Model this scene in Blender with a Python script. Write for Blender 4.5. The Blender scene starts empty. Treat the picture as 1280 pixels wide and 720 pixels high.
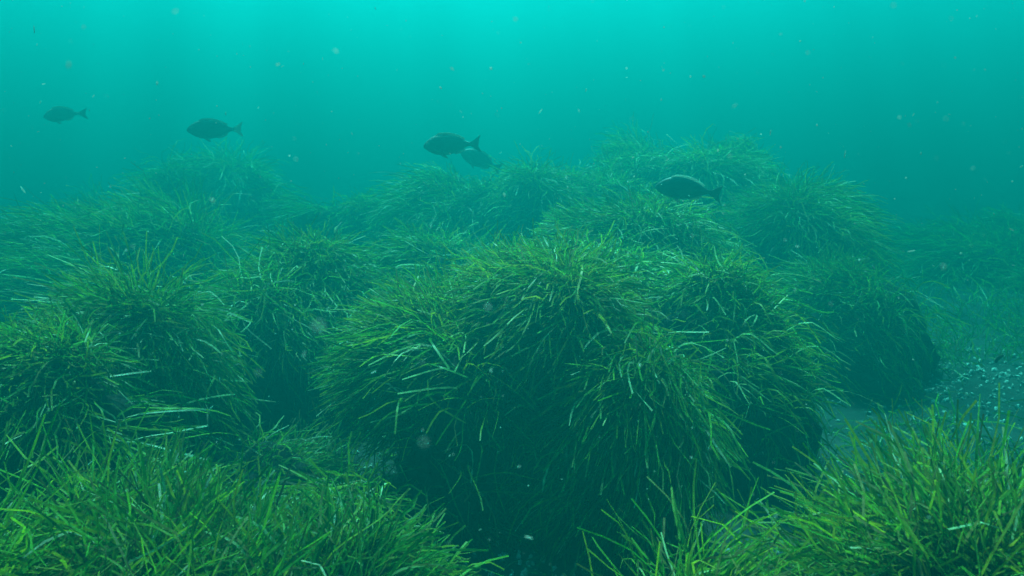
import bpy, bmesh, math, random
import numpy as np
from mathutils import Vector, Matrix, Euler

R = math.radians
C = bpy.context.scene.collection
S = bpy.context.scene

# ------------------------------------------------------------------ camera
CAM = Vector((0.0, 0.0, 1.6))
PITCH = 12.0
FPX = 1005.0                                   # focal length in photo pixels (1280 wide)
cd = bpy.data.cameras.new('camera')
cd.sensor_width = 36.0
cd.lens = 36.0 * FPX / 1280.0
cd.clip_start, cd.clip_end = 0.02, 500.0
cd.dof.use_dof = True
cd.dof.focus_distance = 2.9
cd.dof.aperture_fstop = 5.6
cam = bpy.data.objects.new('camera', cd)
C.objects.link(cam)
cam.location = CAM
cam.rotation_euler = (R(90 - PITCH), 0, 0)
S.camera = cam

# ------------------------------------------------------------------ sky, sun, exposure
SUN_EL, SUN_AZ = 63.0, -10.0                   # ahead of the camera and a little to the left
w = bpy.data.worlds.new('World')
S.world = w
w.use_nodes = True
nt = w.node_tree
sky = nt.nodes.new('ShaderNodeTexSky')
sky.sky_type = 'NISHITA'
sky.sun_disc = False
sky.sun_elevation = R(SUN_EL)
sky.sun_rotation = R(SUN_AZ)
nt.links.new(sky.outputs[0], nt.nodes['Background'].inputs[0])
nt.nodes['Background'].inputs[1].default_value = 0.05
sl = bpy.data.lights.new('sun', 'SUN')
sl.energy = 5.0
sl.angle = R(4)
sl.color = (1.0, 0.96, 0.88)
sun = bpy.data.objects.new('sun', sl)
C.objects.link(sun)
sd = Vector((math.cos(R(SUN_EL)) * math.sin(R(SUN_AZ)), math.cos(R(SUN_EL)) * math.cos(R(SUN_AZ)), math.sin(R(SUN_EL))))
sun.rotation_euler = sd.to_track_quat('Z', 'Y').to_euler()
S.view_settings.view_transform = 'Standard'
S.view_settings.look = 'None'
S.view_settings.exposure = 2.8
S.view_settings.gamma = 1.0
S.view_settings.use_curve_mapping = False

S.render.engine = 'CYCLES'
cy = S.cycles
cy.use_denoising = True
cy.denoiser = 'OPENIMAGEDENOISE'
cy.max_bounces = 5
cy.diffuse_bounces = 3
cy.glossy_bounces = 1
cy.transmission_bounces = 3
cy.transparent_max_bounces = 6
cy.volume_bounces = 0
cy.caustics_reflective = False
cy.caustics_refractive = False

# ------------------------------------------------------------------ helpers
def at(px, py, Y):
    """point at world depth Y seen at photo pixel (px, py)"""
    a, b = (px - 640) / FPX, (360 - py) / FPX
    c, s = math.cos(R(PITCH)), math.sin(R(PITCH))
    d = Vector((a, c + b * s, -s + b * c))
    return CAM + d * (Y / d.y)

def tag(o, label=None, cat=None, group=None, kind=None):
    for k, v in (('label', label), ('category', cat), ('group', group), ('kind', kind)):
        if v:
            o[k] = v
    return o

def link(name, me, mat=None, parent=None, smooth=True):
    if mat is not None and not me.materials:
        me.materials.append(mat)
    o = bpy.data.objects.new(name, me)
    C.objects.link(o)
    if parent is not None:
        o.parent = parent
    return o

def empty(name, loc):
    o = bpy.data.objects.new(name, None)
    o.empty_display_size = 0.1
    o.location = loc
    C.objects.link(o)
    return o

def mesh_np(name, co, quads, tint=None, smooth=True):
    """mesh of quads from arrays"""
    me = bpy.data.meshes.new(name)
    nv, nf = len(co), len(quads)
    me.vertices.add(nv)
    me.vertices.foreach_set('co', np.asarray(co, np.float32).ravel())
    me.loops.add(nf * 4)
    me.loops.foreach_set('vertex_index', np.asarray(quads, np.int32).ravel())
    me.polygons.add(nf)
    me.polygons.foreach_set('loop_start', np.arange(0, nf * 4, 4, dtype=np.int32))
    me.polygons.foreach_set('loop_total', np.full(nf, 4, np.int32))
    me.polygons.foreach_set('use_smooth', np.full(nf, smooth, bool))
    me.update(calc_edges=True)
    if tint is not None:
        at_ = me.color_attributes.new('tint', 'FLOAT_COLOR', 'POINT')
        full = np.ones((nv, 4), np.float32)
        full[:, :3] = tint
        at_.data.foreach_set('color', full.ravel())
    return me

def norm(v):
    return v / np.maximum(np.linalg.norm(v, axis=-1, keepdims=True), 1e-9)

# ------------------------------------------------------------------ materials
def new_mat(name):
    m = bpy.data.materials.new(name)
    m.use_nodes = True
    t = m.node_tree
    t.nodes.clear()
    return m, t, t.nodes.new('ShaderNodeOutputMaterial')

def leaf_material():
    m, t, out = new_mat('seagrass_leaf')
    a = t.nodes.new('ShaderNodeAttribute'); a.attribute_name = 'tint'
    tc = t.nodes.new('ShaderNodeTexCoord')
    n = t.nodes.new('ShaderNodeTexNoise'); n.inputs['Scale'].default_value = 55; n.inputs['Detail'].default_value = 2
    t.links.new(tc.outputs['Object'], n.inputs['Vector'])
    mr = t.nodes.new('ShaderNodeMapRange')
    mr.inputs[1].default_value, mr.inputs[2].default_value = 0.3, 0.7
    mr.inputs[3].default_value, mr.inputs[4].default_value = 0.65, 1.35
    t.links.new(n.outputs['Fac'], mr.inputs[0])
    mu = t.nodes.new('ShaderNodeMix'); mu.data_type = 'RGBA'; mu.blend_type = 'MULTIPLY'
    mu.inputs[0].default_value = 1.0
    t.links.new(a.outputs['Color'], mu.inputs[6]); t.links.new(mr.outputs[0], mu.inputs[7])
    n2 = t.nodes.new('ShaderNodeTexNoise'); n2.inputs['Scale'].default_value = 90; n2.inputs['Detail'].default_value = 3
    t.links.new(tc.outputs['Object'], n2.inputs['Vector'])
    m2 = t.nodes.new('ShaderNodeMapRange')
    m2.inputs[1].default_value, m2.inputs[2].default_value = 0.60, 0.72
    m2.inputs[3].default_value, m2.inputs[4].default_value = 0.0, 0.35
    t.links.new(n2.outputs['Fac'], m2.inputs[0])
    cr = t.nodes.new('ShaderNodeMix'); cr.data_type = 'RGBA'
    t.links.new(m2.outputs[0], cr.inputs[0]); t.links.new(mu.outputs[2], cr.inputs[6])
    cr.inputs[7].default_value = (0.24, 0.27, 0.15, 1)
    mu = cr
    p = t.nodes.new('ShaderNodeBsdfPrincipled')
    p.inputs['Roughness'].default_value = 0.42
    p.inputs['Specular IOR Level'].default_value = 0.16
    t.links.new(mu.outputs[2], p.inputs['Base Color'])
    tr = t.nodes.new('ShaderNodeBsdfTranslucent')
    t.links.new(mu.outputs[2], tr.inputs['Color'])
    mx = t.nodes.new('ShaderNodeMixShader'); mx.inputs[0].default_value = 0.5
    t.links.new(p.outputs[0], mx.inputs[1]); t.links.new(tr.outputs[0], mx.inputs[2])
    t.links.new(mx.outputs[0], out.inputs['Surface'])
    return m

def noise_mat(name, c1, c2, scale, rough=0.9, bump=0.0, c3=None):
    m, t, out = new_mat(name)
    tc = t.nodes.new('ShaderNodeTexCoord')
    n = t.nodes.new('ShaderNodeTexNoise'); n.inputs['Scale'].default_value = scale; n.inputs['Detail'].default_value = 6
    n.inputs['Roughness'].default_value = 0.65
    t.links.new(tc.outputs['Object'], n.inputs['Vector'])
    r = t.nodes.new('ShaderNodeValToRGB')
    r.color_ramp.elements[0].position = 0.35; r.color_ramp.elements[0].color = (*c1, 1)
    r.color_ramp.elements[1].position = 0.68; r.color_ramp.elements[1].color = (*c2, 1)
    if c3:
        e = r.color_ramp.elements.new(0.52); e.color = (*c3, 1)
    t.links.new(n.outputs['Fac'], r.inputs[0])
    p = t.nodes.new('ShaderNodeBsdfPrincipled')
    p.inputs['Roughness'].default_value = rough
    p.inputs['Specular IOR Level'].default_value = 0.2
    t.links.new(r.outputs[0], p.inputs['Base Color'])
    if bump:
        b = t.nodes.new('ShaderNodeBump'); b.inputs['Strength'].default_value = bump; b.inputs['Distance'].default_value = 0.035
        t.links.new(n.outputs['Fac'], b.inputs['Height']); t.links.new(b.outputs[0], p.inputs['Normal'])
    t.links.new(p.outputs[0], out.inputs['Surface'])
    return m

LEAF = leaf_material()
MAT_ROOT = noise_mat('root_mat', (0.008, 0.008, 0.006), (0.032, 0.027, 0.019), 14, bump=1.0)
MAT_BED = noise_mat('sea_bed', (0.012, 0.012, 0.011), (0.040, 0.038, 0.033), 3.2, bump=0.8, c3=(0.026, 0.025, 0.022))
MAT_STONE = noise_mat('stone', (0.20, 0.20, 0.18), (0.55, 0.52, 0.47), 9, bump=0.6)
MAT_SNOW = noise_mat('marine_snow', (0.30, 0.42, 0.38), (0.5, 0.62, 0.56), 5)
def see_through(m, amount):
    t = m.node_tree
    p = next(n for n in t.nodes if n.type == 'BSDF_PRINCIPLED')
    src = p.inputs['Base Color'].links[0].from_socket
    tr = t.nodes.new('ShaderNodeBsdfTranslucent'); t.links.new(src, tr.inputs['Color'])
    mx = t.nodes.new('ShaderNodeMixShader'); mx.inputs[0].default_value = amount
    out = next(n for n in t.nodes if n.type == 'OUTPUT_MATERIAL')
    t.links.new(p.outputs[0], mx.inputs[1]); t.links.new(tr.outputs[0], mx.inputs[2]); t.links.new(mx.outputs[0], out.inputs['Surface'])
see_through(MAT_SNOW, 0.8)
MAT_DEBRIS = noise_mat('debris', (0.02, 0.018, 0.012), (0.05, 0.04, 0.025), 40)

# ------------------------------------------------------------------ sea water: haze that fills the whole place
HAZE_TOP = 5.0
def haze():
    bm = bmesh.new()
    bmesh.ops.create_cube(bm, size=1.0)
    bmesh.ops.scale(bm, vec=(130, 130, HAZE_TOP + 1.6), verts=bm.verts)
    bmesh.ops.translate(bm, vec=(0, 0, (HAZE_TOP - 1.6) / 2), verts=bm.verts)
    me = bpy.data.meshes.new('haze'); bm.to_mesh(me); bm.free()
    m, t, out = new_mat('sea_water')
    v = t.nodes.new('ShaderNodeVolumePrincipled')
    v.inputs['Color'].default_value = (0.006, 0.64, 0.645, 1)
    v.inputs['Absorption Color'].default_value = (0.0, 0.0, 0.0, 1)
    v.inputs['Density'].default_value = 0.16
    v.inputs['Anisotropy'].default_value = 0.76
    ab = t.nodes.new('ShaderNodeVolumeAbsorption')      # sea water swallows red first
    ab.inputs['Color'].default_value = (0.0, 1.0, 0.95, 1)
    ab.inputs['Density'].default_value = 0.2
    ad = t.nodes.new('ShaderNodeAddShader')
    t.links.new(v.outputs[0], ad.inputs[0]); t.links.new(ab.outputs[0], ad.inputs[1])
    t.links.new(ad.outputs[0], out.inputs['Volume'])
    tag(link('haze', me, m), kind='stuff')
haze()

# ------------------------------------------------------------------ unseen sea surface, added so its mottled tint dapples the sunlight
def water_dapple_sheet():
    n = 41
    g = np.linspace(-62, 62, n)
    X, Y = np.meshgrid(g, g)
    co = np.stack([X, Y, np.full_like(X, HAZE_TOP + 0.25) + 0.05 * np.sin(X * .7 + .3 * Y)], -1).reshape(-1, 3)
    i = np.arange(n * n).reshape(n, n)
    q = np.stack([i[:-1, :-1], i[:-1, 1:], i[1:, 1:], i[1:, :-1]], -1).reshape(-1, 4)
    m, t, out = new_mat('water_dapple_sheet')
    tc = t.nodes.new('ShaderNodeTexCoord')
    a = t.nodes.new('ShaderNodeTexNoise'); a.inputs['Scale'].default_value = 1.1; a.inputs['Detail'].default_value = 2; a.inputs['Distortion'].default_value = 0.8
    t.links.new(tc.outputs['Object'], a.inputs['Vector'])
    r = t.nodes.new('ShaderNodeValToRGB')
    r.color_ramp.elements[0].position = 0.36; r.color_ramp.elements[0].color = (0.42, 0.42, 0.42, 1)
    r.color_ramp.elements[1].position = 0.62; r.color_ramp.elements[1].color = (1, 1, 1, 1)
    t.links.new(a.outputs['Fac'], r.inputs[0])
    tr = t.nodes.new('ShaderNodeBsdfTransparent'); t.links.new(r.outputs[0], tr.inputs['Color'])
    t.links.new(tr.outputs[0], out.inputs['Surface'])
    tag(link('water_dapple_sheet', mesh_np('water_dapple_sheet', co, q), m), kind='structure')
water_dapple_sheet()

# ------------------------------------------------------------------ seabed
def bed_z(x, y):
    z = 0.035 * np.sin(1.9 * x + 0.7) * np.cos(1.6 * y - 0.4) + 0.02 * np.sin(4.1 * x - 2.2 * y) + 0.012 * np.sin(9.3 * x + 7.7 * y)
    return z
def seabed():
    n = 150
    u = np.linspace(-1, 1, n)
    g = np.sign(u) * (8 * np.abs(u) + 52 * np.abs(u) ** 4)
    X, Y = np.meshgrid(g, g)
    Z = bed_z(X, Y)
    co = np.stack([X, Y, Z], -1).reshape(-1, 3)
    i = np.arange(n * n).reshape(n, n)
    q = np.stack([i[:-1, :-1], i[:-1, 1:], i[1:, 1:], i[1:, :-1]], -1).reshape(-1, 4)
    tag(link('seabed', mesh_np('seabed', co, q), MAT_BED), kind='structure')
seabed()

# ------------------------------------------------------------------ seagrass
GREENS = np.array([(0.070, 0.19, 0.006), (0.100, 0.22, 0.006), (0.150, 0.24, 0.004), (0.035, 0.14, 0.010), (0.20, 0.24, 0.004), (0.060, 0.19, 0.018)])
OLD = np.array([(0.13, 0.12, 0.03), (0.16, 0.14, 0.05), (0.07, 0.06, 0.025)])
PALE = np.array([(0.30, 0.40, 0.20), (0.25, 0.36, 0.14), (0.38, 0.43, 0.28)])

def ribbons(rng, root, d0, d1, L, W, K, wob=0.16, tint_mix=(0.90, 0.06, 0.04), warm=1.0, early=True):
    """flexible strap leaves: root (N,3), start and end directions, lengths, widths -> co, quads, tint"""
    N = len(root)
    ax = norm(rng.normal(size=(N, 3)))
    ph, fr = rng.uniform(0, 6.28, N), rng.uniform(2.0, 5.0, N)
    ref = norm(rng.normal(size=(N, 3)))
    ref2 = norm(rng.normal(size=(N, 3)))
    bendp = rng.uniform(0.35, 1.1, N) if early else rng.uniform(0.5, 1.6, N)
    pts = np.zeros((N, K + 1, 3)); dirs = np.zeros((N, K + 1, 3))
    p = root.copy()
    pts[:, 0] = p
    for k in range(K):
        t = (k + 0.5) / K
        s = (t ** bendp)[:, None]
        s = s * s * (3 - 2 * s)
        d = norm(d0 * (1 - s) + d1 * s + wob * ax * np.sin(ph + fr * t * 2)[:, None])
        p = p + d * (L / K)[:, None]
        pts[:, k + 1] = p
        dirs[:, k] = d
    dirs[:, K] = dirs[:, K - 1]
    co = np.zeros((N, K + 1, 2, 3))
    for k in range(K + 1):
        t = k / K
        wv = norm(np.cross(dirs[:, k], norm(ref * (1 - 0.5 * t) + ref2 * 0.5 * t)))
        prof = 0.75 + 0.25 * min(1, t * 3) if t < 0.8 else (1.0 if t < 0.99 else 0.82)
        h = wv * (W * 0.5 * prof)[:, None]
        co[:, k, 0] = pts[:, k] - h
        co[:, k, 1] = pts[:, k] + h
    pick = rng.uniform(size=N)
    base = GREENS[rng.integers(0, len(GREENS), N)] * np.array([warm, 1, 1])
    base = np.where((pick > tint_mix[0])[:, None], OLD[rng.integers(0, len(OLD), N)], base)
    base = np.where((pick > tint_mix[0] + tint_mix[1])[:, None], PALE[rng.integers(0, len(PALE), N)], base)
    base = base * rng.uniform(0.75, 1.3, N)[:, None]
    tip = OLD[rng.integers(0, 2, N)] * rng.uniform(0.7, 1.2, N)[:, None]
    tipamt = np.clip(rng.normal(0.25, 0.3, N), 0, 1)
    tint = np.zeros((N, K + 1, 2, 3))
    for k in range(K + 1):
        f = (tipamt * max(0.0, (k / K - 0.55) / 0.45))[:, None]
        tint[:, k, :, :] = (base * (1 - f) + tip * f)[:, None, :]
    idx = np.arange(N * (K + 1) * 2).reshape(N, K + 1, 2)
    q = np.stack([idx[:, :-1, 0], idx[:, :-1, 1], idx[:, 1:, 1], idx[:, 1:, 0]], -1).reshape(-1, 4)
    return co.reshape(-1, 3), q, tint.reshape(-1, 3)

class Mound:
    """a lump of root mat: rounded top, steep eroded sides, uneven crest"""
    def __init__(s, rng, rx, ry, h, rot, lump=0.16, bump=1.0):
        s.rx, s.ry, s.h, s.rot = rx, ry, h, rot
        s.ph = rng.uniform(0, 6.28, (6, 2)); s.fr = rng.uniform(1.5, 5.5, (6, 2)) * rng.choice([-1, 1], (6, 2))
        s.p2 = rng.uniform(0, 6.28, (6, 2)); s.f2 = rng.uniform(5, 11, (6, 2)) * rng.choice([-1, 1], (6, 2))
        s.rp = rng.uniform(0, 6.28, 4); s.lump = lump
        nb = 7
        ba, br = rng.uniform(0, 6.28, nb), np.sqrt(rng.uniform(0.04, 0.8, nb))
        s.bc = np.stack([rx * br * np.cos(ba), ry * br * np.sin(ba)], -1)
        s.bs = rng.uniform(0.16, 0.34, nb) * min(rx, ry)
        s.bh = rng.uniform(0.6, 1.15, nb) * s.bs * bump
    def pos(s, r, a):
        rim = 1 + 0.13 * np.sin(2 * a + s.rp[0]) + 0.12 * np.sin(3 * a + s.rp[1]) + 0.09 * np.sin(5 * a + s.rp[2]) + 0.05 * np.sin(9 * a + s.rp[3])
        x, y = s.rx * r * rim * np.cos(a), s.ry * r * rim * np.sin(a)
        z = (1 - np.clip(r, 0, 1) ** 2.8) ** 0.62
        b = sum(np.sin(s.fr[i, 0] * x + s.ph[i, 0]) * np.cos(s.fr[i, 1] * y + s.ph[i, 1]) for i in range(6)) / 2.4
        b2 = sum(np.sin(s.f2[i, 0] * x + s.p2[i, 0]) * np.cos(s.f2[i, 1] * y + s.p2[i, 1]) for i in range(6)) / 2.4
        z = s.h * z * (1 + s.lump * b) + 0.075 * b2 * np.clip(z, 0, 1) - 0.06
        for i in range(len(s.bs)):
            z = z + s.bh[i] * np.exp(-((x - s.bc[i, 0]) ** 2 + (y - s.bc[i, 1]) ** 2) / (2 * s.bs[i] ** 2)) * np.clip(3 * (1 - r), 0, 1)
        c, n = math.cos(s.rot), math.sin(s.rot)
        return np.stack([c * x - n * y, n * x + c * y, z], -1)
    def normal(s, r, a):
        e = 0.035
        x, y = r * np.cos(a), r * np.sin(a)
        def f(x_, y_):
            return s.pos(np.minimum(np.hypot(x_, y_), 0.999), np.arctan2(y_, x_))
        du = f(x + e, y) - f(x - e, y); dv = f(x, y + e) - f(x, y - e)
        return norm(np.cross(du, dv))
    def mesh(s):
        nr, na = 30, 72
        r = (np.linspace(0.02, 1, nr)) ** 0.8
        a = np.linspace(0, 2 * math.pi, na, endpoint=False)
        Rr, A = np.meshgrid(r, a, indexing='ij')
        co = s.pos(Rr, A)
        P = co.reshape(-1, 3)
        jit = 0.035 * np.stack([np.sin(31 * P[:, 1] + 17 * P[:, 2]), np.sin(29 * P[:, 0] + 23 * P[:, 2]), np.sin(27 * P[:, 0] + 33 * P[:, 1])], -1)
        i = np.arange(nr * na).reshape(nr, na); j = np.roll(i, -1, 1)
        q = np.stack([i[:-1], i[1:], j[1:], j[:-1]], -1).reshape(-1, 4)
        return mesh_np('root_mat', P + jit, q)

def smooth_noise(rng, P, scale):
    out = np.zeros(len(P))
    for _ in range(5):
        k = rng.normal(size=3) * scale
        out += np.sin(P @ k + rng.uniform(0, 6.28))
    return out / 2.2

UP = np.array([0, 0, 1.0])
def grow(rng, md, n, L, W, flow, droop, lift, rmax=0.8, front=0.0, gap=0.25, per=5, skirt=0.09, nw=0.45):
    """roots and directions for n leaves growing in shoots over the mound"""
    ns = max(1, n // per)
    keep_r, keep_a = [], []
    tot = 0
    probe = rng.integers(0, 1 << 30)
    while tot < ns:
        r = np.sqrt(rng.uniform(0, rmax ** 2, ns * 2)); low = rng.uniform(size=ns * 2) < skirt
        r = np.where(low, rng.uniform(rmax, 0.995, ns * 2), r); a = rng.uniform(0, 2 * math.pi, ns * 2)
        P = md.pos(r, a)
        g = smooth_noise(np.random.default_rng(probe), P, 7.0)
        pr = np.clip(0.8 + 0.9 * g, 1 - gap * 1.9, 1) * np.where(P[:, 1] > 0.35 * md.ry, 1 - front, 1.0)
        ok = rng.uniform(size=len(r)) < pr
        keep_r.append(r[ok]); keep_a.append(a[ok]); tot += ok.sum()
    r = np.concatenate(keep_r)[:ns]; a = np.concatenate(keep_a)[:ns]
    P, Nn = md.pos(r, a), md.normal(r, a)
    out = P * np.array([1, 1, 0.0])
    out = norm(out) * np.clip(r * 1.25, 0, 1)[:, None]
    sw = smooth_noise(rng, P, 3.0); sw2 = smooth_noise(rng, P, 3.0); sw3 = smooth_noise(rng, P, 2.5)
    swirl = np.stack([sw, sw2, 0.3 * sw3], -1)
    rep = lambda v: np.repeat(v, per, 0)
    N = ns * per
    root = rep(P) + rng.normal(size=(N, 3)) * 0.012
    jit = rng.normal(size=(N, 3))
    sj = rep(rng.normal(size=(ns, 3)))
    tang = -UP + (Nn @ UP)[:, None] * Nn                       # downhill along the surface
    fl = np.array(flow)[None] * np.ones((ns, 1))
    fl = fl - np.minimum((fl * Nn).sum(1), 0)[:, None] * Nn     # the current slides over the surface
    d0 = norm(rep(nw * Nn + lift * UP + 0.10 * out + 0.45 * swirl + 0.3 * fl) + 0.22 * jit + 0.25 * sj)
    d1 = norm(rep((0.35 + 0.8 * droop) * tang + 0.14 * out + 0.05 * Nn - 0.12 * droop * UP + 0.65 * swirl + fl) + 0.26 * rng.normal(size=(N, 3)) + 0.3 * sj)
    patch = np.clip(1 + 0.32 * smooth_noise(rng, P, 4.5), 0.55, 1.5)
    return root, d0, d1, L * rng.uniform(0.55, 1.2, N) * rep(patch[:, None])[:, 0], W * rng.uniform(0.75, 1.15, N), rep(r[:, None])[:, 0]

def seagrass_clump(seed, px, py, Y, rx, ry, n, label, rot=0.0, L=0.34, W=0.0068, flow=(-0.3, 0, 0), droop=0.55, lift=0.3,
                   nleaf=120, above=0.13, front=0.3, gap=0.5, lump=0.22, mix=(0.90, 0.06, 0.04), pale=0.25, K=6, wob=0.42, rmax=0.82, nw=0.14, bump=0.8, warm=1.0, skirt=0.09):
    rng = np.random.default_rng(seed)
    top = at(px, py, Y)
    h = (top.z - above) / (1 + 0.4 * lump) + 0.06
    md = Mound(rng, rx, ry, h, R(rot), lump, bump)
    gr, ga = np.meshgrid(np.linspace(0, .95, 30), np.linspace(0, 6.28, 60))
    for _ in range(3):                                    # crest of the mat at its measured height
        md.h *= (top.z - above) / md.pos(gr, ga)[..., 2].max()
    t = tag(empty('seagrass_clump', (top.x, top.y, 0)), label, 'seagrass', 'seagrass clumps growing on the sea floor')
    link('root_mat', md.mesh(), MAT_ROOT, t)
    root, d0, d1, Ls, Ws, rr = grow(rng, md, n, L, W, flow, droop, lift, front=front, gap=gap, rmax=rmax, nw=nw, skirt=skirt)
    co, q, tint = ribbons(rng, root, d0, d1, Ls, Ws, K, wob=wob, tint_mix=mix, warm=warm)
    tag(link('foliage', mesh_np('foliage', co, q, tint), LEAF, t), kind='stuff')
    # the largest leaves in view, each one its own part: a few leaf shapes, shared
    if nleaf:
        nv = 14
        d0v = norm(np.stack([rng.normal(0.25, .2, nv), rng.normal(0, .2, nv), np.full(nv, lift + .15)], -1))
        d1v = norm(np.stack([np.full(nv, 1.0), rng.normal(0, .3, nv), rng.normal(-droop * .9, .3, nv)], -1))
        shapes = []
        for i in range(nv):
            m3 = (1 - pale, pale * 0.3, pale * 0.7)
            c2, q2, t2 = ribbons(rng, np.zeros((1, 3)), d0v[i:i + 1], d1v[i:i + 1], np.array([L * rng.uniform(.85, 1.2)]),
                                 np.array([W * rng.uniform(1.0, 1.25)]), 7, wob=0.22, tint_mix=m3, warm=warm)
            me = mesh_np('leaf', c2, q2, t2)
            me.materials.append(LEAF)
            shapes.append(me)
        r_, a0, a1, _, _, rads = grow(rng, md, nleaf * 12, L, W, flow, droop, lift, gap=gap, per=1, rmax=rmax)
        world_y = r_[:, 1]
        sel = np.argsort(world_y + 0.25 * rng.normal(size=len(world_y)) * ry)[: int(nleaf * 4)]
        sel = rng.permutation(sel)[:nleaf]
        for i in sel:
            o = bpy.data.objects.new('leaf', shapes[int(rng.integers(0, nv))])
            o.parent = t
            o.location = r_[i]
            o.rotation_euler = (rng.normal(0, .15), rng.normal(0, .15), math.atan2(a1[i, 1], a1[i, 0]))
            s_ = rng.uniform(0.8, 1.15)
            o.scale = (s_, s_, s_)
            C.objects.link(o)
    return t

CL = seagrass_clump
# nearest, along the bottom of the view
CL(1, 150, 650, 1.75, 0.72, 0.5, 13000, 'yellow-green seagrass bank in the bottom left corner, leaves streaming up to the left', L=0.32, W=0.0058,
   flow=(-0.75, 0.1, 0.10), droop=0.2, lift=0.08, nleaf=280, above=0.17, rmax=.93, mix=(0.86, .11, .03), pale=.12)
CL(2, 400, 665, 1.8, 0.22, 0.3, 3520, 'small low seagrass tuft at the bottom, right end of the left corner bank', L=0.24, W=0.0062,
   flow=(-0.1, -0.1, 0.1), droop=0.3, lift=0.5, nleaf=160, above=0.14, rmax=.9, mix=(0.86, .10, .04), pale=.2)
CL(3, 1235, 622, 1.75, 0.48, 0.48, 12500, 'tall upright seagrass bank filling the bottom right corner', L=0.42, W=0.0058,
   flow=(-0.35, 0, 0.30), droop=0.1, lift=0.6, bump=.6, wob=.55, warm=1.1, lump=.22, nleaf=280, above=0.22, rmax=.93, mix=(0.87, .10, .03), pale=.15)
CL(4, 880, 695, 1.6, 0.15, 0.22, 1350, 'sparse thin seagrass tuft at the bottom edge left of the tall corner bank', L=0.30, W=0.0054,
   flow=(-0.1, 0, 0.4), droop=0.0, lift=0.9, nleaf=90, above=0.2, rmax=.93, mix=(0.86, .10, .04), pale=.2)
# the big clump in the middle and its neighbours
CL(5, 668, 308, 3.3, 0.44, 0.52, 13500, 'big bushy seagrass clump in the middle with leaves combed down to the left', L=0.31, W=0.0058,
   flow=(-0.6, -0.15, -0.15), droop=0.5, lift=0.08, nleaf=300, above=0.10, skirt=.07, rmax=.77, mix=(0.88, .09, .03), pale=.12, warm=1.2)
CL(22, 572, 372, 3.15, 0.27, 0.4, 9750, 'left shoulder of the big middle clump, its leaves combed left over the dark channel', L=0.31, W=0.0058,
   flow=(-0.6, -0.1, -0.15), droop=0.5, lift=0.05, nleaf=200, above=0.12, skirt=.07, mix=(0.88, .09, .03), pale=.12)
CL(23, 440, 585, 2.45, 0.14, 0.20, 900, 'small thin seagrass tuft with arching leaves at the foot of the dark channel', L=0.28, W=0.0062,
   flow=(-0.5, -0.2, 0), droop=0.5, lift=0.3, nleaf=70, above=0.12, mix=(0.80, .10, .10), pale=.35)
CL(25, 755, 292, 4.25, 0.50, 0.60, 7500, 'sloping seagrass bridging the big middle clump and the pale ridge behind it', L=0.30, W=0.0068,
   flow=(-0.25, -0.25, -0.1), droop=0.5, lift=0.05, nleaf=120, above=0.10, mix=(0.82, .08, .10), pale=.35)
CL(26, 545, 282, 5.4, 0.594, 0.594, 6600, 'low seagrass saddle between the hanging-leaf mound and the left shoulder of the middle clump', L=0.30, W=0.0068,
   flow=(-0.3, -0.2, -0.1), droop=0.5, lift=0.05, nleaf=100, above=0.10, mix=(0.84, .08, .08), pale=.3)
CL(24, 345, 555, 3.3, 0.42, 0.62, 1300, 'bare dark hump of root mat with few leaves, added to darken the channel', L=0.18, W=0.0056,
   flow=(-0.3, -0.2, 0), droop=0.5, lift=0.1, nleaf=24, above=0.0, mix=(0.70, .25, .05), pale=.2, rmax=.95)  # hump added to fill the sunlit channel floor with dark
CL(6, 795, 402, 2.9, 0.22, 0.28, 5250, 'small drooping seagrass lobe against the right flank of the big middle clump', L=0.30, W=0.0064,
   flow=(0.2, -0.15, -0.15), droop=0.7, lift=0.05, nleaf=150, above=0.10, skirt=.07, pale=.15)
CL(7, 905, 325, 3.6, 0.38, 0.42, 7500, 'rounded seagrass clump right of the big middle clump, dark hollow under it', L=0.32, W=0.0064,
   flow=(0.15, -0.1, -0.1), droop=0.55, lift=0.08, nleaf=180, above=0.12, skirt=.07, pale=.2)
CL(8, 780, 250, 5.04, 0.66, 0.54, 9750, 'seagrass ridge with pale drooping leaves just behind the big middle clump', L=0.29, W=0.0068,
   flow=(-0.1, -0.15, -0.2), droop=0.75, lift=0.08, nleaf=220, above=0.10, mix=(0.80, .07, .13), pale=.55)
CL(27, 725, 203, 7.08, 0.9, 0.72, 7700, 'long seagrass slope climbing right to the highest mound, between two fish', L=0.31, W=0.0072,
   flow=(-0.2, -0.15, -0.1), droop=0.6, lift=0.05, nleaf=120, above=0.10, mix=(0.79, .08, .13), pale=.5)
CL(9, 860, 163, 8, 1.35, 0.975, 16000, 'highest seagrass mound at the back, behind the fish with the pale back', L=0.31, W=0.0072,
   flow=(-0.05, -0.15, -0.1), droop=0.6, lift=0.08, nleaf=200, above=0.12, skirt=.07, mix=(0.79, .08, .13), pale=.5)
CL(10, 640, 210, 7.13, 1.1, 0.747, 11000, 'seagrass mound with hanging pale leaves below and right of the overlapping fish', L=0.30, W=0.0072,
   flow=(0, -0.15, -0.25), droop=0.8, lift=0.05, nleaf=180, above=0.10, mix=(0.79, .08, .13), pale=.5)
CL(11, 990, 226, 6.61, 0.732, 0.826, 9075, 'dim seagrass slope falling away right of the highest mound', L=0.35, W=0.0068,
   flow=(0.25, -0.15, -0.2), droop=0.75, lift=0.05, nleaf=120, above=0.10, pale=.25)
CL(12, 1065, 335, 5.13, 0.486, 0.594, 5775, 'faint low seagrass shoulder at the right foot of the rear slope', L=0.29, W=0.0068,
   flow=(0.25, -0.2, -0.2), droop=0.8, lift=0.3, nleaf=60, above=0.10, pale=.2)
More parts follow.
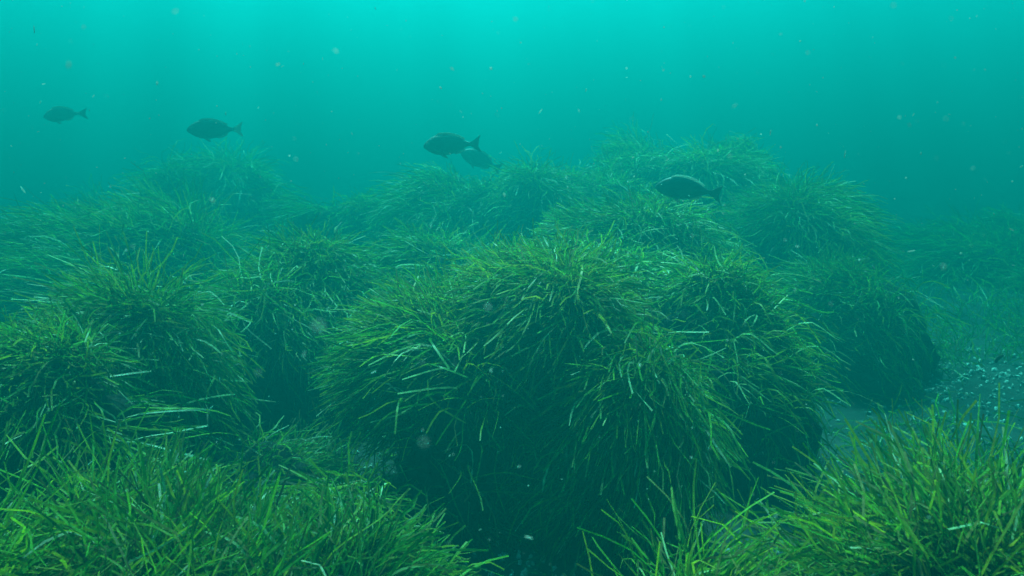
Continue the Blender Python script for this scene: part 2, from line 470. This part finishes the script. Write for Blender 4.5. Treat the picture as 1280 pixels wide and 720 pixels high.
# left side
CL(13, 40, 405, 2.8, 0.44, 0.32, 7500, 'bright lime seagrass lip at the left edge above a dark overhang', L=0.32, W=0.0064,
   flow=(-0.2, -0.1, 0), droop=0.4, lift=0.08, nleaf=140, above=0.10, mix=(0.88, .09, .03), pale=.15)
CL(14, 172, 372, 3.3, 0.27, 0.38, 8250, 'shaggy seagrass clump on the left with curled pale leaves hanging down its front', L=0.30, W=0.0068,
   flow=(0.0, -0.3, -0.25), droop=0.85, lift=0.05, nleaf=220, above=0.10, mix=(0.83, .07, .10), pale=.45, bump=.4, lump=.12)
CL(15, 130, 268, 6.16, 1.12, 0.84, 12375, 'broad seagrass ridge on the left with leaves swept flat to the left', L=0.36, W=0.0068,
   flow=(-0.75, -0.1, -0.05), droop=0.3, lift=0.05, nleaf=120, above=0.10, pale=.15, bump=.3, nw=.03, lump=.12)
CL(16, 250, 198, 9, 0.93, 0.9, 8250, 'hazy seagrass mound at the back left under the second fish from the left', L=0.45, W=0.0080,
   flow=(0, -0.15, -0.15), droop=0.65, lift=0.08, nleaf=120, above=0.10, mix=(0.83, .07, .10), pale=.4)
CL(17, 385, 300, 4.37, 0.48, 0.437, 8250, 'seagrass clump at the head of the dark channel left of the big middle clump', L=0.29, W=0.0068,
   flow=(0, -0.15, -0.1), droop=0.65, lift=0.08, nleaf=140, above=0.10, mix=(0.83, .07, .10), pale=.35, bump=.4, gap=.2, skirt=0.0, rmax=.68)
# far off, almost lost in the water
CL(18, 470, 235, 8.16, 0.96, 0.72, 5720, 'dim far seagrass mound behind the head of the dark channel', L=0.34, W=0.0096, droop=0.6, nleaf=0, pale=.2, K=4)
CL(19, 1230, 275, 9.43, 1.49, 1.03, 7150, 'dark far seagrass mass at the right edge, almost lost in the water', L=0.34, W=0.0112, droop=0.6, nleaf=0, K=4)
CL(21, 1265, 340, 8.14, 1.1, 0.99, 7150, 'dark low far seagrass bed behind the pale sand on the right', L=0.34, W=0.0096, droop=0.6, nleaf=0, K=4)
CL(20, 30, 252, 8.62, 1.38, 1.03, 7150, 'dark far seagrass mass at the left edge behind the swept ridge', L=0.34, W=0.0112, droop=0.6, nleaf=0, K=4)

# ------------------------------------------------------------------ rubble and fallen leaves on the bare floor
def short_seagrass():
    """sparse low shoots scattered over the floor between the clumps"""
    rng = np.random.default_rng(41)
    N0 = 4200
    x = rng.uniform(-5.5, 6.5, N0); y = rng.uniform(2.0, 11, N0)
    g = smooth_noise(np.random.default_rng(9), np.stack([x, y, 0 * x], -1), 1.6)
    bare = (np.hypot((x - 2.9) / 1.1, (y - 4.5) / .55) < 1) | (np.hypot((x - .05) / .35, (y - 2.6) / .5) < 1)
    ok = (g > -0.5) & ~bare
    P = np.stack([x, y, bed_z(x, y)], -1)[ok]
    P = np.repeat(P, 6, 0)
    N = len(P)
    P = P + rng.normal(size=(N, 3)) * np.array([.05, .05, 0])
    j = rng.normal(size=(N, 3))
    d0 = norm(UP + .45 * j); d1 = norm(.2 * UP + np.array([-.3, 0, 0]) + .8 * rng.normal(size=(N, 3)))
    co, q, tint = ribbons(rng, P, d0, d1, rng.uniform(.10, .30, N), np.full(N, .0075), 4, wob=.3, tint_mix=(.75, .2, .05))
    tag(link('short_seagrass', mesh_np('short_seagrass', co, q, tint), LEAF), kind='stuff')
short_seagrass()

def rubble():
    rng = np.random.default_rng(77)
    bm = bmesh.new()
    spots = [((660, 690), 2.7, 0.45, 900), ((1235, 500), 4.3, 0.6, 800), ((1225, 472), 4.9, 0.5, 1000), ((350, 480), 3.5, 0.5, 160)]
    for (pix, Y, rad, n) in spots:
        c = at(pix[0], pix[1], Y)
        for _ in range(n):
            x, y = c.x + rng.normal() * rad, c.y + rng.normal() * rad
            s_ = 0.004 + 0.016 * rng.random() ** 3
            r = bmesh.ops.create_icosphere(bm, subdivisions=1, radius=s_)
            m = Matrix.Translation((x, y, float(bed_z(x, y)) + s_ * .2)) @ Euler(rng.uniform(0, 6, 3)).to_matrix().to_4x4() @ Matrix.Diagonal((1.2, .9, .6, 1))
            for v in r['verts']:
                v.co = m @ (v.co * rng.uniform(.75, 1.2))
    me = bpy.data.meshes.new('rubble'); bm.to_mesh(me); bm.free()
    tag(link('rubble', me, MAT_STONE), kind='stuff')
    N = 420
    c = np.array([at(*random.Random(i).choice([(640, 650), (700, 600), (1210, 500), (340, 470)]), random.Random(i + 999).choice([2.6, 2.9, 3.4, 4.4])) for i in range(N)])
    c = c + rng.normal(size=(N, 3)) * 0.35
    c[:, 2] = bed_z(c[:, 0], c[:, 1]) + 0.012
    a = rng.uniform(0, 6.28, N)
    d = np.stack([np.cos(a), np.sin(a), np.full(N, .12)], -1)
    d1 = np.stack([np.cos(a + .5), np.sin(a + .5), np.full(N, -.06)], -1)
    co, q, tint = ribbons(rng, c, norm(d), norm(d1), rng.uniform(.06, .25, N), np.full(N, .008), 4, tint_mix=(.3, .5, .2))
    tag(link('leaf_litter', mesh_np('leaf_litter', co, q, tint), LEAF), kind='stuff')
rubble()

# ------------------------------------------------------------------ fish
def fish_material():
    m, t, out = new_mat('fish_skin')
    tc = t.nodes.new('ShaderNodeTexCoord')
    sx = t.nodes.new('ShaderNodeSeparateXYZ'); t.links.new(tc.outputs['Object'], sx.inputs[0])
    mr = t.nodes.new('ShaderNodeMapRange')
    mr.inputs[1].default_value, mr.inputs[2].default_value = -0.045, 0.035
    t.links.new(sx.outputs['Z'], mr.inputs[0])
    r = t.nodes.new('ShaderNodeValToRGB')
    r.color_ramp.elements[0].color = (0.16, 0.17, 0.15, 1)
    r.color_ramp.elements[1].color = (0.035, 0.04, 0.035, 1)
    e = r.color_ramp.elements.new(0.45); e.color = (0.09, 0.10, 0.085, 1)
    t.links.new(mr.outputs[0], r.inputs[0])
    vo = t.nodes.new('ShaderNodeTexVoronoi'); vo.inputs['Scale'].default_value = 160
    t.links.new(tc.outputs['Object'], vo.inputs['Vector'])
    b = t.nodes.new('ShaderNodeBump'); b.inputs['Strength'].default_value = 0.25; b.inputs['Distance'].default_value = 0.002
    t.links.new(vo.outputs['Distance'], b.inputs['Height'])
    p = t.nodes.new('ShaderNodeBsdfPrincipled'); p.inputs['Roughness'].default_value = 0.55
    t.links.new(r.outputs[0], p.inputs['Base Color']); t.links.new(b.outputs[0], p.inputs['Normal'])
    t.links.new(p.outputs[0], out.inputs['Surface'])
    return m

def fin_material(name, col):
    m, t, out = new_mat(name)
    p = t.nodes.new('ShaderNodeBsdfPrincipled'); p.inputs['Roughness'].default_value = 0.5
    tc = t.nodes.new('ShaderNodeTexCoord')
    wv = t.nodes.new('ShaderNodeTexWave'); wv.inputs['Scale'].default_value = 60; wv.inputs['Distortion'].default_value = 1.5
    t.links.new(tc.outputs['Object'], wv.inputs['Vector'])
    r = t.nodes.new('ShaderNodeValToRGB')
    r.color_ramp.elements[0].color = (*[c * .7 for c in col], 1); r.color_ramp.elements[1].color = (*col, 1)
    t.links.new(wv.outputs['Fac'], r.inputs[0]); t.links.new(r.outputs[0], p.inputs['Base Color'])
    tr = t.nodes.new('ShaderNodeBsdfTranslucent'); t.links.new(r.outputs[0], tr.inputs['Color'])
    mx = t.nodes.new('ShaderNodeMixShader'); mx.inputs[0].default_value = 0.4
    t.links.new(p.outputs[0], mx.inputs[1]); t.links.new(tr.outputs[0], mx.inputs[2])
    t.links.new(mx.outputs[0], out.inputs['Surface'])
    return m

SKIN = fish_material()
FIN = fin_material('fish_fin', (0.10, 0.11, 0.09))
PALE_FIN = fin_material('pale_fin', (0.40, 0.43, 0.34))
def plain(name, col, rough):
    m, t, out = new_mat(name)
    p = t.nodes.new('ShaderNodeBsdfPrincipled'); p.inputs['Base Color'].default_value = (*col, 1); p.inputs['Roughness'].default_value = rough
    t.links.new(p.outputs[0], out.inputs['Surface'])
    return m
EYE = plain('fish_eye', (0.32, 0.30, 0.22), 0.2)
PUPIL = plain('fish_pupil', (0.005, 0.005, 0.005), 0.1)

# a bream 0.25 m long, snout towards -X, back towards +Z
XS = np.array([-.125, -.121, -.112, -.100, -.085, -.065, -.040, -.012, .018, .045, .066, .082, .094, .102])
TOPZ = np.array([-.004, .006, .016, .026, .036, .044, .0485, .048, .042, .032, .021, .0125, .0095, .010])
BOTZ = np.array([-.008, -.013, -.020, -.028, -.036, -.043, -.0465, -.046, -.040, -.030, -.0185, -.011, -.0085, -.009])
HALF = np.array([.002, .006, .010, .0135, .0165, .0185, .0195, .0185, .016, .012, .008, .005, .0035, .0018])
def fish_body():
    na = 20
    a = np.linspace(0, 2 * math.pi, na, endpoint=False)
    rows = []
    for x, zt, zb, hw in zip(XS, TOPZ, BOTZ, HALF):
        zc, hh = (zt + zb) / 2, (zt - zb) / 2
        sy = np.sign(np.cos(a)) * np.abs(np.cos(a)) ** 1.15
        rows.append(np.stack([np.full(na, x), hw * sy, zc + hh * np.sin(a)], -1))
    co = np.array(rows).reshape(-1, 3)
    n = len(XS)
    i = np.arange(n * na).reshape(n, na); j = np.roll(i, -1, 1)
    q = np.stack([i[:-1], j[:-1], j[1:], i[1:]], -1).reshape(-1, 4)
    me = mesh_np('body', co, q)
    bm = bmesh.new(); bm.from_mesh(me)
    bm.verts.ensure_lookup_table()
    bm.faces.new([bm.verts[k] for k in range(na)])
    bm.faces.new([bm.verts[(n - 1) * na + k] for k in range(na)][::-1])
    bmesh.ops.recalc_face_normals(bm, faces=bm.faces)
    for f in bm.faces: f.smooth = True
    bm.to_mesh(me); bm.free()
    return me

def fin(outline, th=0.0016):
    """a thin fin in the XZ plane with real thickness, from its outline"""
    bm = bmesh.new()
    A = [bm.verts.new((x, -th / 2, z)) for x, z in outline]
    B = [bm.verts.new((x, th / 2, z)) for x, z in outline]
    bm.faces.new(A); bm.faces.new(B[::-1])
    for k in range(len(A)):
        l = (k + 1) % len(A)
        bm.faces.new((A[l], A[k], B[k], B[l]))
    bmesh.ops.triangulate(bm, faces=[f for f in bm.faces if len(f.verts) > 4])
    bmesh.ops.recalc_face_normals(bm, faces=bm.faces)
    me = bpy.data.meshes.new('fin'); bm.to_mesh(me); bm.free()
    return me

def ball(r):
    bm = bmesh.new(); bmesh.ops.create_uvsphere(bm, u_segments=12, v_segments=8, radius=r)
    for f in bm.faces: f.smooth = True
    me = bpy.data.meshes.new('eye'); bm.to_mesh(me); bm.free()
    return me

def make_fish():
    t = empty('fish', (0, 0, 0))
    link('body', fish_body(), SKIN, t)
    link('tail_fin', fin([(.098, .009), (.112, .017), (.130, .030), (.146, .040), (.139, .022), (.130, .006), (.128, -.001), (.131, -.008), (.140, -.024), (.147, -.041), (.130, -.031), (.112, -.017), (.098, -.009)]), FIN, t)
    top = [(-.070, .040), (-.062, .049), (-.045, .056), (-.020, .0575), (.005, .055), (.030, .049), (.052, .040), (.068, .031), (.074, .024), (.066, .019), (.045, .030), (.018, .040), (-.012, .046), (-.040, .0465)]
    link('dorsal_fin', fin(top), PALE_FIN, t)  # pale colour carries the sun highlight along the back
    link('anal_fin', fin([(.016, -.038), (.026, -.045), (.048, -.040), (.066, -.030), (.072, -.021), (.064, -.017), (.045, -.028)]), PALE_FIN, t)
    for s in (-1, 1):
        pf = link('pectoral_fin', fin([(0, .004), (.012, .009), (.030, .009), (.048, .002), (.056, -.006), (.040, -.009), (.018, -.008), (0, -.004)], .0012), FIN, t)
        pf.location = (-.066, s * .0185, -.010); pf.rotation_euler = (s * R(-12), R(18), s * R(22))
        vf = link('pelvic_fin', fin([(0, 0), (.010, .001), (.026, -.008), (.032, -.020), (.022, -.019), (.008, -.010)], .0012), PALE_FIN, t)
        vf.location = (-.045, s * .008, -.043); vf.rotation_euler = (s * R(-24), 0, s * R(8))
        ey = link('eye', ball(.0062), EYE, t)
        ey.location = (-.101, s * .0105, .008); ey.scale = (1, .55, 1)
        pu = link('pupil', ball(.0033), PUPIL, ey)
        pu.location = (0, s * .0036, 0)
    return t

def copy_tree(o, parent=None):
    c = o.copy(); C.objects.link(c)
    if parent is not None:
        c.parent = parent
        c.matrix_parent_inverse = o.matrix_parent_inverse
    for ch in list(o.children):
        copy_tree(ch, c)
    return c

BEND = [0.3, 1.5, -1.8, 1.6, -0.9]
SUNLIT_FIN = fin_material('sunlit_fin', (0.75, 0.78, 0.68))  # sunlight along the back, put into the dorsal fin colour
proto = make_fish()
FISH = [   # pixel, depth, scale, yaw, pitch, roll, label
    (562, 181, 5.4, 1.43, -8, -2, 3, 'dark bream in clear outline, upper middle, overlapping a fainter fish behind its tail'),
    (266, 162, 6.2, 1.48, 16, 1, 4, 'dark oval bream with a pale tail, second from the left, above the hazy back mound'),
    (77, 143, 6.9, 1.25, 60, -6, 8, 'faint bream with pale belly fins turned half away, nearest the left edge'),
    (600, 200, 7.0, 1.45, 8, 24, 0, 'fainter bream slanting down behind the tail of the clear dark one'),
    (857, 236, 4.6, 1.38, -6, 5, 15, 'bream with a pale back line of painted sunlight in front of the highest seagrass mound'),
]
shoal = [proto] + [copy_tree(proto) for _ in FISH[1:]]
for i, (px, py, Y, sc, yaw, pit, rol, lab) in enumerate(FISH):
    o = shoal[i]
    o.location = at(px, py, Y)
    o.rotation_euler = (R(rol), R(pit), R(yaw))
    o.scale = (sc, sc, sc)
    k = BEND[i]                                        # each fish flexes its tail its own way
    for ch in o.children:
        if ch.name.split('.')[0] in ('body', 'tail_fin', 'dorsal_fin', 'anal_fin'):
            ch.data = ch.data.copy()
            for v in ch.data.vertices:
                d = max(0.0, v.co.x + 0.04)
                v.co.y += k * d * d
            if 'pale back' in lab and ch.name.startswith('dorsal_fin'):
                ch.material_slots[0].link = 'OBJECT'; ch.material_slots[0].material = SUNLIT_FIN
    if 'pale tail' in lab:
        for ch in o.children:
            if ch.name.startswith('tail_fin'):
                ch.material_slots[0].link = 'OBJECT'; ch.material_slots[0].material = PALE_FIN
    tag(o, lab, 'fish', 'bream swimming over the seagrass')

# ------------------------------------------------------------------ things adrift
def flake(rng, r):
    bm = bmesh.new(); bmesh.ops.create_icosphere(bm, subdivisions=2, radius=r)
    for v in bm.verts:
        v.co *= rng.uniform(.8, 1.15)
    for f in bm.faces: f.smooth = True
    me = bpy.data.meshes.new('flake'); bm.to_mesh(me); bm.free()
    return me
rngf = np.random.default_rng(5)
for (px, py, Y, r, lab) in [
    (398, 408, 0.24, 0.0011, 'pale round blurred speck drifting over the dark channel left of the middle clump'),
    (610, 384, 0.40, 0.0011, 'small pale blurred speck drifting in front of the middle seagrass clump'),
    (530, 553, 0.26, 0.0008, 'faint round blurred speck drifting under the lower left of the middle clump'),
    (322, 466, 0.40, 0.0008, 'faint tiny blurred speck drifting low in the dark channel'),
]:
    o = link('drifting_speck', flake(rngf, r), MAT_SNOW)
    o.location = at(px, py, Y)
    tag(o, lab, 'speck', 'specks adrift near the lens')
# a dark scrap of leaf
rngd = np.random.default_rng(3)
co, q, tint = ribbons(rngd, np.zeros((1, 3)), np.array([[.6, 0, .8]]), np.array([[.75, .1, .6]]), np.array([.05]), np.array([.016]), 5)
me = mesh_np('drifting_scrap', co, q)
o = link('drifting_scrap', me, MAT_DEBRIS)
o.location = at(1244, 453, 3.6)
sm = o.modifiers.new('thickness', 'SOLIDIFY'); sm.thickness = .004
tag(o, 'small dark scrap of dead leaf adrift above the pale sand on the right', 'debris')

def marine_snow():
    rng = np.random.default_rng(12)
    N = 2300
    bm = bmesh.new()
    for _ in range(N):
        Y = rng.uniform(0.5, 5.0)
        p = at(rng.uniform(-100, 1380), rng.uniform(-60, 760), Y)
        if p.z < 0.15: continue
        s_ = (0.0006 + 0.0022 * rng.random() ** 4) * (0.25 + 0.38 * Y)
        m = Matrix.Translation(p) @ Euler(rng.uniform(0, 6, 3)).to_matrix().to_4x4() @ Matrix.Diagonal((s_ * rng.choice([.8, 1.2, 2, 5], p=[.4, .3, .2, .1]), s_, s_ * .7, 1))
        r = bmesh.ops.create_icosphere(bm, subdivisions=1, radius=1.0)
        for v in r['verts']:
            v.co = m @ v.co
    me = bpy.data.meshes.new('marine_snow'); bm.to_mesh(me); bm.free()
    tag(link('marine_snow', me, MAT_SNOW), kind='stuff')
marine_snow()
